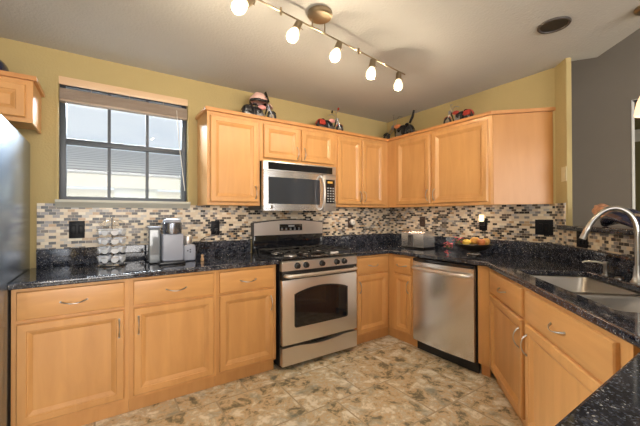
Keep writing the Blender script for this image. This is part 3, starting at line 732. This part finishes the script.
G().tube([(-2.239, -.045, 1.15), (-2.245, -.07, 1.13), (-2.27, -.085, 1.10), (-2.31, -.09, 1.10), (-2.36, -.10, 1.09), (-2.40, -.11, 1.06), (-2.415, -.12, 1.0), (-2.44, -.135, .95), (-2.452, -.15, .923)], .004, 8).out('cable', BLACKP, t)

# ------------------------------------------------------------------ coffee maker
t = thing('coffee_maker', 'grey pod coffee maker with smoky water tank and a milk frother base', 'coffee maker', (-2.66, -.235, CT), 0)
t.scale = (1.14, 1.14, 1.13)
G().box(-.085, .075, -.155, .13, 0, .018, .008).out('base', BLACKP, t)
G().box(-.062, .066, -.125, .11, .0185, .20, .012, 3).out('body', KEUR, t)
h = G().lathe([(.058, 0), (.060, .01), (.060, .07), (.055, .076)], (.002, -.075, .2005), 28).out('brew_head', HEADM, t)
G().lathe([(.057, 0), (.056, .012), (.050, .02), (.03, .024)], (.002, -.075, .2775), 28).out('lid', KEUR, h)
g = G().box(-.135, -.066, -.06, .115, .004, .235, .014, 3); tk = g.out('water_tank', SMOKE, t)
G().box(-.140, -.064, -.065, .12, .236, .250, .006).out('tank_lid', KEUR, tk)
f = G().box(.0765, .160, -.06, .05, .002, .118, .018, 3).out('frother_base', KEUR, t)
G().lathe([(.028, 0), (.030, .004), (.030, .055), (.027, .062)], (.115, -.005, .1185), 24).out('frother_cup', STEEL, f)
g = G()
for x, z in ((.105, .075), (.122, .082), (.122, .066)): g.lathe([(.005, 0), (.005, -.002)], (x, -.0605, z), 10, 'y')
g.out('buttons', BLACKP, f)
t = thing('figurine', 'tiny tan figurine beside the coffee maker', 'figurine', (-2.435, -.33, CT))
TAN = pmat('tan_ceramic', (.55, .34, .18), .5)
G().lathe([(.011, 0), (.014, .008), (.012, .022), (.007, .030)], (0, 0, 0), 14).out('torso', TAN, t)
G().ball((0, 0, .038), .010).ball((-.008, 0, .047), .0035).ball((.008, 0, .047), .0035).out('head', TAN, t)

# ------------------------------------------------------------------ pod carousel
CX, CY = -3.045, -.17
t = thing('pod_carousel', 'round chrome wire carousel holding tiers of coffee pods', 'rack', (CX, CY, CT))
G().lathe([(.095, 0), (.097, .006), (.092, .012), (.02, .014)], (0, 0, 0), 32).out('base', CHROME, t)
G().tube([(0, 0, .012), (0, 0, .345)], .004, 8).ball((0, 0, .35), .009).out('post', CHROME, t)
TZ = [.05, .116, .182, .248]; NP = 8; TR = .074
for z in TZ:
    g = G()
    for k in range(NP):
        a = 2*PI*k/NP+.2
        g.torus((TR*math.cos(a), TR*math.sin(a), z+.012), .0245, .0012, 'z', 16, 5)
        g.tube([(0, 0, z+.002), (TR*.62*math.cos(a), TR*.62*math.sin(a), z+.010)], .0012, 5)
    g.out('wire_tier', CHROME, t)
g = G()
for k in range(NP):
    a = 2*PI*k/NP+.2; c_, s_ = math.cos(a), math.sin(a)
    g.tube([(.0, 0, .30)]+[(c_*(.05+.035*math.sin(PI*j/6)), s_*(.05+.035*math.sin(PI*j/6)), .285+.045*j/6) for j in range(7)]+[(.012*c_, .012*s_, .335)], .0013, 5)
g.out('scroll_wires', CHROME, t)
POD = pmat('white_pod_plastic', (.80, .84, .93), .4)
FOIL = pmat('pod_foil_lid', (.82, .85, .92), .3, .1, var=.15, vscale=60)
names = ['bottom tier', 'second lowest tier', 'second highest tier', 'top tier']
pod0 = None
for ti, z in enumerate(TZ):
    for k in range(NP):
        a = 2*PI*k/NP+.2
        lab = 'white coffee pod in the %s of the wire carousel' % names[ti]
        loc = (CX+TR*math.cos(a), CY+TR*math.sin(a), CT+z)
        if pod0 is None:
            pod0 = thing('coffee_pod', lab, 'coffee pod', loc, a)
            b_ = G().lathe([(.0145, -.032), (.0225, .008), (.0225, .010)], (0, 0, 0), 16).out('cup', POD, pod0)
            G().lathe([(.0245, .0108), (.0245, .0122), (.019, .0132)], (0, 0, 0), 16).out('lid', FOIL, pod0)
            q = pod0
        else:
            q = pod0.copy(); COL.objects.link(q)
            for ch in list(pod0.children): c2 = ch.copy(); COL.objects.link(c2); c2.parent = q
        # pods lean outwards
        q.location = loc; q.rotation_euler = (0, 1.8, a); q['label'] = lab; q['group'] = 'coffee pods in the carousel %s' % names[ti]

# ------------------------------------------------------------------ toaster
t = thing('toaster', 'two-slot brushed steel toaster on the corner counter', 'toaster', (-.22, -.67, CT), RW)
prof = []
for cx, cz, a0 in ((.07, .165, 0), (-.07, .165, 90)):
    for k in range(6): a = math.radians(a0+18*k); prof.append((cx+.022*math.cos(a), cz+.022*math.sin(a)))
prof = [(.092, .015)]+prof+[(-.092, .015)]
G().box(-.155, .155, -.095, .095, 0, .02, .006).out('base', BLACKP, t)
TST = steel('toaster_steel', (.85, .82, .78), .25)
g = G().prism([(p[0], p[1]) for p in prof], 'x', -.15, .15); sh = g.out('shell', TST, t, 30)
g = G().box(-.12, .12, -.045, -.018, .1868, .1885).box(-.12, .12, .018, .045, .1868, .1885); g.out('slots', BLACKM, sh)
pn = G().box(-.055, .02, -.0955, -.0925, .03, .15, .002).out('control_panel', pmat('toaster_dark_panel', (.16, .15, .15), .3, .4), t)
g = G()
for z in (.05, .08, .11): g.lathe([(.010, 0), (.009, -.006)], (-.018, -.0955, z), 14, 'y')
g.out('buttons', CHROME, pn)
G().box(-.035, -.005, -.105, -.0957, .128, .140, .003).out('lever', BLACKP, pn)

# ------------------------------------------------------------------ fruit bowl
BX, BYY = -.265, -1.345
t = thing('fruit_bowl', 'wide dark footed bowl with fruit on the right counter', 'bowl', (BX, BYY, CT))
BOWLM = pmat('dark_bronze_bowl', (.045, .035, .025), .3, .4)
G().lathe([(.06, 0), (.055, .008), (.03, .014), (.03, .026), (.06, .034), (.11, .052), (.145, .082), (.160, .098), (.156, .100), (.138, .084), (.10, .058), (.05, .042), (.0, .040)], (0, 0, 0), 40).out('bowl', BOWLM, t)
G().torus((0, 0, .008), .056, .006, 'z').out('foot_ring', CHROME, t)
YEL = pmat('lemon_skin', (.78, .52, .08), .45, bump=.3, bscale=120, var=.08)
APP = pmat('apple_skin', (.80, .40, .10), .35, var=.35, vscale=18)
APR = pmat('red_yellow_apple_skin', (.68, .22, .07), .35, var=.4, vscale=14)
def fruit(kind, x, y, z, r, rot, lab):
    if kind == 'lemon':
        t = thing('lemon', lab, 'fruit', (BX+x, BYY+y, CT+z), rot, 'fruit in the bowl')
        G().lathe([(.003, -1.42*r), (.2*r, -1.3*r), (.45*r, -1.08*r), (.8*r, -.65*r), (.98*r, -.1*r), (.9*r, .45*r), (.6*r, .92*r), (.22*r, 1.2*r), (.14*r, 1.38*r), (.02*r, 1.42*r)], (0, 0, 0), 20, 'x').out('skin', YEL, t)
        G().lathe([(.1*r, 1.36*r), (.07*r, 1.46*r)], (0, 0, 0), 8, 'x').out('tip', pmat('stem_green', (.2, .25, .06), .6), t)
    else:
        t = thing('apple', lab, 'fruit', (BX+x, BYY+y, CT+z), rot, 'fruit in the bowl')
        G().lathe([(.02*r, -.78*r), (.3*r, -.9*r), (.62*r, -.78*r), (.92*r, -.35*r), (1.02*r, .15*r), (.9*r, .6*r), (.55*r, .86*r), (.25*r, .82*r), (.03*r, .62*r)], (0, 0, 0), 22).out('skin', APP if kind == 'apple' else APR, t)
        G().tube([(0, 0, .6*r), (.1*r, 0, 1.15*r)], .0022, 6).out('stem', BLACKM, t)
# local spots: x away from the wall is -x, camera sees along +x
fruit('lemon', -.045, .045, .112, .031, 1.7, 'yellow lemon at the left front of the fruit bowl')
fruit('apple', .0, -.015, .128, .036, .3, 'orange-yellow apple on top in the middle of the bowl')
fruit('red_apple', -.035, -.092, .118, .034, 1.0, 'red and yellow apple at the right rim of the bowl')
fruit('lemon', .065, .05, .112, .031, .4, 'yellow lemon at the back of the bowl against the wall')
fruit('apple', .055, -.085, .120, .034, 2.0, 'orange-yellow apple at the back right of the bowl')
PINK = pmat('pink_petals', (.62, .10, .13), .55, var=.3, vscale=90)
LEAF = pmat('flower_stem', (.14, .17, .05), .6)
rnd = random.Random(3)
def bloom(loc, n, r, lab):
    t = thing('flower_sprig', lab, 'flower', loc, 0, 'pink flower sprigs by the bowl')
    g = G(); s_ = G()
    for i in range(n):
        p = Vector((rnd.uniform(-1, 1)*r, rnd.uniform(-1, 1)*r, rnd.uniform(-.7, .7)*r)); rot = Matrix.Rotation(rnd.uniform(0, 6), 3, 'Z') @ Matrix.Rotation(rnd.uniform(-1, 1), 3, 'X')
        for k in range(5):
            a = 2*PI*k/5
            rr2 = rot @ Matrix.Rotation(a, 3, 'Z')
            pt = [Vector(q) for q in ((0, 0, 0), (.007, .005, .003), (.013, 0, .006), (.007, -.005, .003))]
            vs = [g.bm.verts.new(p+rr2 @ q) for q in pt]; g.bm.faces.new(vs)
        s_.tube([p, p*.4+Vector((0, -.0, -.3*r)), Vector((0, -.02, -.75*r))], .0012, 5)
    g.out('petals', PINK, t); s_.out('stems', LEAF, t)
bloom((BX-.05, BYY+.115, CT+.125), 22, .042, 'cluster of pink blossoms at the left of the fruit in the bowl')
bloom((BX-.12, BYY+.185, CT+.075), 22, .036, 'pink blossoms hanging over the left rim of the bowl')
bloom((BX-.205, BYY+.135, CT+.022), 8, .022, 'loose pink petals lying on the counter below the bowl')

# ------------------------------------------------------------------ track light
P0 = Vector((-2.62, -1.478, 2.41)); P1 = Vector((-1.09, -1.262, 2.41))
t = thing('track_light', 'five-head antique nickel track light on the kitchen ceiling', 'ceiling light', (-2.016, -1.42, CH))
def tl(p): return Vector(p)-Vector((-2.016, -1.42, CH))
G().lathe([(.075, -.001), (.075, -.022), (.066, -.030), (.02, -.034)], (0, 0, 0), 32).out('canopy', BRONZE, t)
dr = (P1-P0).normalized(); side = Vector((-dr.y, dr.x, 0))
mid = P0.lerp(P1, .40)
wv = [P0.lerp(P1, k/24) for k in range(25)]
rail = G().tube([tl(p) for p in wv], .0048, 8)
g = rail; 
for s_ in (-.05, .05):
    q = tl(mid+dr*s_); g.tube([(q.x, q.y, q.z), (q.x, q.y, -.02)], .004, 8)
for f in (.22, .64):
    q = tl(P0.lerp(P1, f)); g.tube([(q.x, q.y, q.z-.02), (q.x, q.y, q.z+.02)], .007, 8)
g.out('rail', BRONZE, t)
def shade_head(f, dirv):
    base_p = tl(P0.lerp(P1, f))
    d = Vector(dirv).normalized(); rot = Vector((0, 0, 1)).rotation_difference(d).to_matrix()
    j = base_p+Vector((0, 0, -.022))
    hd = G().tube([base_p, j], .004, 8).lathe([(.012, -.012), (.021, -.008), (.0225, .03), (.0235, .05), (.020, .052)], j, 20, 'z', rot=rot).out('lamp_holder', BRONZE, t)
    G().lathe([(.0205, .0), (.0235, .008), (.031, .025), (.036, .046), (.034, .062), (.028, .073), (.015, .078), (0, .080)], j+d*.0525, 22, 'z', rot=rot).out('lamp_shade', SHADE, t)
    sc = j+d*.03; G().tube([sc+Vector((.02, -.01, 0)), sc+Vector((.032, -.015, -.012))], .002, 6).out('set_screw', BRONZE, hd)
    l = bpy.data.lights.new('lamp_bulb', 'POINT'); l.energy = 8; l.shadow_soft_size = .012; l.color = (1.0, .82, .58)
    lo = bpy.data.objects.new('lamp_bulb', l); COL.objects.link(lo); lo.parent = t; lo.location = j+d*.145; lo.rotation_euler = (-d).to_track_quat('Z', 'Y').to_euler()
shade_head(.10, (-.66, -.18, -.66)); shade_head(.30, (-.42, -.12, -.8)); shade_head(.515, (-.36, -.12, -.8)); shade_head(.738, (-.2, .0, -1)); shade_head(.945, (-.16, -.08, -1))

# recessed ceiling light
t = thing('recessed_light', 'recessed ceiling downlight with a dark unlit baffle', 'ceiling light', (-.70, -2.15, CH))
G().torus((0, 0, -.003), .082, .009, 'z', 32, 6).out('trim_ring', pmat('brown_trim_ring', (.06, .05, .045), .5), t)
G().lathe([(.076, -.0015), (.074, -.004), (.05, -.0045), (0, -.004)], (0, 0, 0), 32).out('baffle', BLACKM, t)

# pendant over the ledge
t = thing('pendant_light', 'bronze pendant lamp with a glowing alabaster shade above the granite ledge', 'pendant lamp', (-.452, -2.535, CH))
G().lathe([(.062, -.001), (.062, -.014), (.05, -.026), (.012, -.032)], (0, 0, 0), 28).out('canopy', BRONZE, t)
G().tube([(0, 0, -.03), (0, 0, -.48)], .004, 8).out('stem', BRONZE, t)
G().lathe([(.018, -.46), (.022, -.48), (.022, -.505)], (0, 0, 0), 16).out('socket', BRONZE, t)
G().lathe([(.022, -.495), (.038, -.515), (.052, -.55), (.062, -.60), (.066, -.635), (.062, -.635), (.056, -.60), (.046, -.55), (.032, -.52), (.016, -.50)], (0, 0, 0), 28, cap0=False, cap1=False).out('shade', PSHADE, t)

# ------------------------------------------------------------------ model motorcycles on top of the cabinets
MB_BLACK = pmat('model_black_enamel', (.015, .014, .016), .25)
MB_RED = pmat('model_red_enamel', (.42, .04, .025), .3)
MB_PINK = pmat('model_pink_enamel', (.75, .32, .30), .35)
MB_ORANGE = pmat('model_orange_flame', (.65, .22, .08), .35, var=.5, vscale=40)
MB_TYRE = pmat('model_tyre_rubber', (.02, .02, .02), .7)
def motorcycle(label, loc, rz, L, style, tank, fender, extras):
    """x forward; wheels rest on z = 0"""
    t = thing('model_motorcycle', label, 'model motorcycle', loc, rz, 'model motorcycles on the wall cabinets')
    s = L/.40
    rr1, rw = (.052, .058) if style != 'chopper' else (.045, .052)
    xf, xr = (.14, -.125) if style != 'chopper' else (.185, -.12)
    def w(name, x, r, th):
        o = G().torus((x*s, 0, r*s), (r-th)*s, th*s, 'y', 28, 8).out(name, MB_TYRE, t)
        g = G().torus((x*s, 0, r*s), (r-th*1.9)*s, .003*s, 'y', 24, 6).lathe([(.008*s, -.016*s), (.008*s, .016*s)], (x*s, 0, r*s), 12, 'y')
        for k in range(9):
            a = 2*PI*k/9; g.tube([(x*s, 0, r*s), ((x+(r-th*1.9)*math.cos(a))*s, 0, (r+(r-th*1.9)*math.sin(a))*s)], .0013*s, 5)
        g.out('wheel_rim', MCHR, o)
    w('front_wheel', xf, rr1, .012); w('rear_wheel', xr, rw, .017)
    hx, hz = (.085, .150) if style != 'chopper' else (.07, .135)
    g = G()
    for y in (-.017, .017): g.tube([(xf*s, y*s, rr1*s), (hx*s, y*s, hz*s)], .0045*s, 8)
    g.out('front_fork', MCHR, t)
    g = G().tube([(hx*s, 0, .13*s), (.03*s, 0, .115*s), (-.05*s, 0, .098*s), (xr*s, 0, rw*s)], .006*s, 8)
    g.tube([(hx*s, 0, .12*s), (.055*s, 0, .04*s), (-.05*s, 0, .032*s), (xr*s, 0, rw*s)], .008*s, 8)
    g.out('frame', MB_BLACK, t)
    e_ = G().box(-.035*s, .035*s, -.025*s, .025*s, .03*s, .06*s, .006*s)
    for a in (.42, -.42):
        for k in range(5):
            c = Vector((math.sin(a)*(.035+.008*k)*s, 0, (.05+math.cos(a)*(.008+.0085*k))*s)); e_.lathe([(.017*s, -.0022*s), (.017*s, .0022*s)], c, 12, 'z', rot=Matrix.Rotation(a, 3, 'Y'))
    e_.lathe([(.014*s, -.032*s), (.014*s, .032*s)], (0, 0, .045*s), 14, 'y')
    e_.out('engine', MCHR, t); G().ball((-.005*s, 0, .085*s), .03*s, (1.5, .7, .8)).box(-.07*s, -.03*s, -.02*s, .02*s, .04*s, .1*s, .008*s).out('engine_cover', MB_BLACK, t)
    G().ball((.03*s, 0, .122*s), .03*s, (1.45, .75, .65)).out('fuel_tank', tank, t)
    g = G().ball((-.045*s, 0, .108*s), .028*s, (1.5, .8, .42)).ball((-.095*s, 0, .118*s), .02*s, (1.1, .8, .5))
    g.out('seat', MB_BLACK, t)
    def fend(name, x, r, a0, a1, wd):
        rings = []
        for k in range(11):
            a = math.radians(a0+(a1-a0)*k/10); cx, cz = x+(r)*math.cos(a), (rr1 if x > 0 else rw)+r*math.sin(a)
            rings.append([Vector((cx*s, y*s, (cz-.006*abs(y)/wd)*s)) for y in (-wd, -wd*.6, 0, wd*.6, wd)])
        o = G().loops(rings, False, False, closed=False).out(name, fender, t); m = o.modifiers.new('s', 'SOLIDIFY'); m.thickness = .002*s
    fend('front_fender', xf, rr1+.006, 40, 150, .013); fend('rear_fender', xr, rw+.007, 20, 170, .02)
    g = G()
    for y in (-.03, -.038): g.tube([(.02*s, y*.6*s, .07*s), (.045*s, y*s, .045*s), (.02*s, y*s, .028*s), (-.06*s, y*s, .03*s), (-.165*s, y*s, (.036+(y+.038)*2)*s)], [.004*s, .005*s, .006*s, .008*s, .009*s], 8)
    g.out('exhaust_pipes', MCHR, t)
    up = .05 if style != 'chopper' else .085
    g = G()
    for q in (-1, 1): g.tube([(hx*s, q*.01*s, (hz-.005)*s), ((hx-.008)*s, q*.018*s, (hz+up*.6)*s), ((hx-.02)*s, q*.045*s, (hz+up)*s), ((hx-.06)*s, q*.062*s, (hz+up-.012)*s)], .0032*s, 7)
    g.out('handlebar', MCHR, t)
    G().lathe([(.008*s, -.012*s), (.018*s, -.002*s), (.018*s, .012*s)], ((hx+.02)*s, 0, (hz-.01)*s), 16, 'x').out('headlight', MCHR, t)
    for k in extras:
        if k == 'bags':
            for q in (-1, 1): G().box(-.165*s, -.09*s, (q*.032-.012)*s, (q*.032+.012)*s, .06*s, .105*s, .006*s).out('saddlebag', fender, t)
        if k == 'mirrors':
            for q in (-1, 1):
                m_ = G().ball(((hx-.01)*s, q*.06*s, (hz+up+.03)*s), .016*s, (.35, 1.2, .9)).tube([((hx-.02)*s, q*.045*s, (hz+up)*s), ((hx-.01)*s, q*.06*s, (hz+up+.03)*s)], .0022*s, 6).out('mirror', MB_RED if q < 0 else MB_BLACK, t)
        if k == 'sissy': G().tube([(-.13*s, 0, .12*s), (-.165*s, 0, .165*s), (-.185*s, 0, .215*s)], [.011*s, .013*s, .009*s], 8).out('backrest', MB_BLACK, t)
        if k == 'windshield':
            g = G(); g.loops([[Vector(((hx+.01-.03*z)*s, y*s, (hz+.02+.09*z)*s)) for y in (-.04*(1-.4*z), 0, .04*(1-.4*z))] for z in (0, .33, .66, 1)], False, False, closed=False)
            o = g.out('windshield', MB_BLACK, t); m = o.modifiers.new('s', 'SOLIDIFY'); m.thickness = .002
    t.scale = (1, 1, 1.18)
    return t
TOPZ = UT+.026
motorcycle('black and pink model motorcycle wearing a pink cap, left-most on the cabinets', (-1.885, -.20, TOPZ), 0, .37, 'cruiser', MB_PINK, MB_BLACK, ['windshield', 'bags'])
motorcycle('red, pink and chrome model motorcycle with mirrors above the microwave cabinet', (-1.07, -.20, TOPZ), 0, .38, 'cruiser', MB_PINK, MB_RED, ['mirrors', 'bags'])
motorcycle('chopper style model motorcycle with a tall backrest standing in the cabinet corner', (-.20, -.40, TOPZ), PI/2, .46, 'chopper', MB_ORANGE, MB_BLACK, ['sissy'])
motorcycle('red model motorcycle on the wide cabinet of the right wall', (-.21, -1.16, TOPZ), PI/2, .34, 'cruiser', MB_RED, MB_RED, ['bags'])
# cap on the first motorcycle
t = thing('cap', 'pink and black cap draped over the left-most model motorcycle', 'cap', (-1.89, -.20, TOPZ+.175), .1)
CAPP = pmat('pink_cloth', (.78, .50, .44), .85, bump=.6, bscale=40, var=.12, vscale=25)
g = G(); rings = []
for k in range(9):
    a = k/8*PI/2; rings.append([Vector(((.088*math.cos(a))*math.cos(b)*(1+.06*math.sin(5*b)), (.075*math.cos(a))*math.sin(b)*(1+.06*math.cos(4*b)), .085*math.sin(a)+.008*math.sin(3*b+a*3))) for b in [2*PI*j/28 for j in range(28)]])
o = g.loops(rings, False, True).out('crown', CAPP, t, 60); m = o.modifiers.new('s', 'SOLIDIFY'); m.thickness = .003
g = G(); g.loops([[Vector((.090*math.cos(b), .077*math.sin(b), z)) for b in [2*PI*j/28 for j in range(28)]] for z in (-.012, .012)], False, False)
o = g.out('band', MB_BLACK, t, 60); m = o.modifiers.new('s', 'SOLIDIFY'); m.thickness = .004
g = G(); g.loops([[Vector(((.085+.06*q*math.cos(b))*1, .06*math.sin(b)*(1+.1*q), -.006-.03*q)) for q in (0, .33, .66, 1)] for b in [(-1.2+2.4*j/12) for j in range(13)]], False, False, closed=False)
o = g.out('brim', CAPP, t, 60); m = o.modifiers.new('s', 'SOLIDIFY'); m.thickness = .004
# dark helmet at the left edge, on the fridge cabinet
t = thing('helmet', 'dark navy helmet on the cabinet above the refrigerator', 'helmet', (-3.70, -.20, 2.16))
NAVY = pmat('navy_gloss', (.012, .018, .06), .15, coat=.6)
g = G(); rings = []
for k in range(13):
    a = -.35+(PI/2+.35)*k/12; rings.append([Vector((.10*math.cos(a)*math.cos(b), .12*math.cos(a)*math.sin(b), .045+.085*math.sin(a))) for b in [2*PI*j/28 for j in range(28)]])
g.loops(rings, True, True).out('shell', NAVY, t, 60)
G().torus((0, 0, .012), .094, .007, 'z').out('rim', BLACKP, t)

# ------------------------------------------------------------------ dark bag on the ledge
t = thing('handbag', 'glossy dark navy bag slumped on the granite ledge behind the faucet', 'bag', (*Dl(.62, .11), 1.2005), DW)
g = G(); rings = []
for k in range(15):
    x = -.17+.44*k/14; u_ = k/14
    hz_ = (.015+.032*math.sin(PI*min(1, u_*1.15+.08))**.6)*(1+.12*math.sin(9*u_)); wy = .05+.045*math.sin(PI*u_)**.5
    rings.append([Vector((x+.02*math.sin(b), wy*math.cos(b), max(.0, hz_+.02*math.sin(u_*5)+hz_*math.sin(b)*(1+.15*math.cos(3*b+u_*6))))) for b in [2*PI*j/20 for j in range(20)]])
g.loops(rings).out('pouch', NAVY, t, 60)
g = G().tube([(-.17, -.03, .125), (-.10, -.05, .128), (.0, -.05, .105), (.12, -.04, .08), (.24, -.02, .065)], [.008, .007, .006, .007, .008], 8); g.out('strap', pmat('pale_strap', (.45, .40, .32), .4), t)
SC = pmat('patterned_scarf', (.50, .26, .16), .6, var=.9, vscale=35)
g = G(); rings = []
for k in range(8):
    u_ = k/7; x = -.235+.15*u_; r_ = .022+.026*math.sin(PI*(u_*.7+.2)); rings.append([Vector((x, -.02+r_*1.1*math.cos(b)*(1+.2*math.sin(4*b)), .118-.05*u_+r_*math.sin(b)*(1+.15*math.cos(5*b)))) for b in [2*PI*j/18 for j in range(18)]])
g.loops(rings).out('scarf', SC, t, 60)
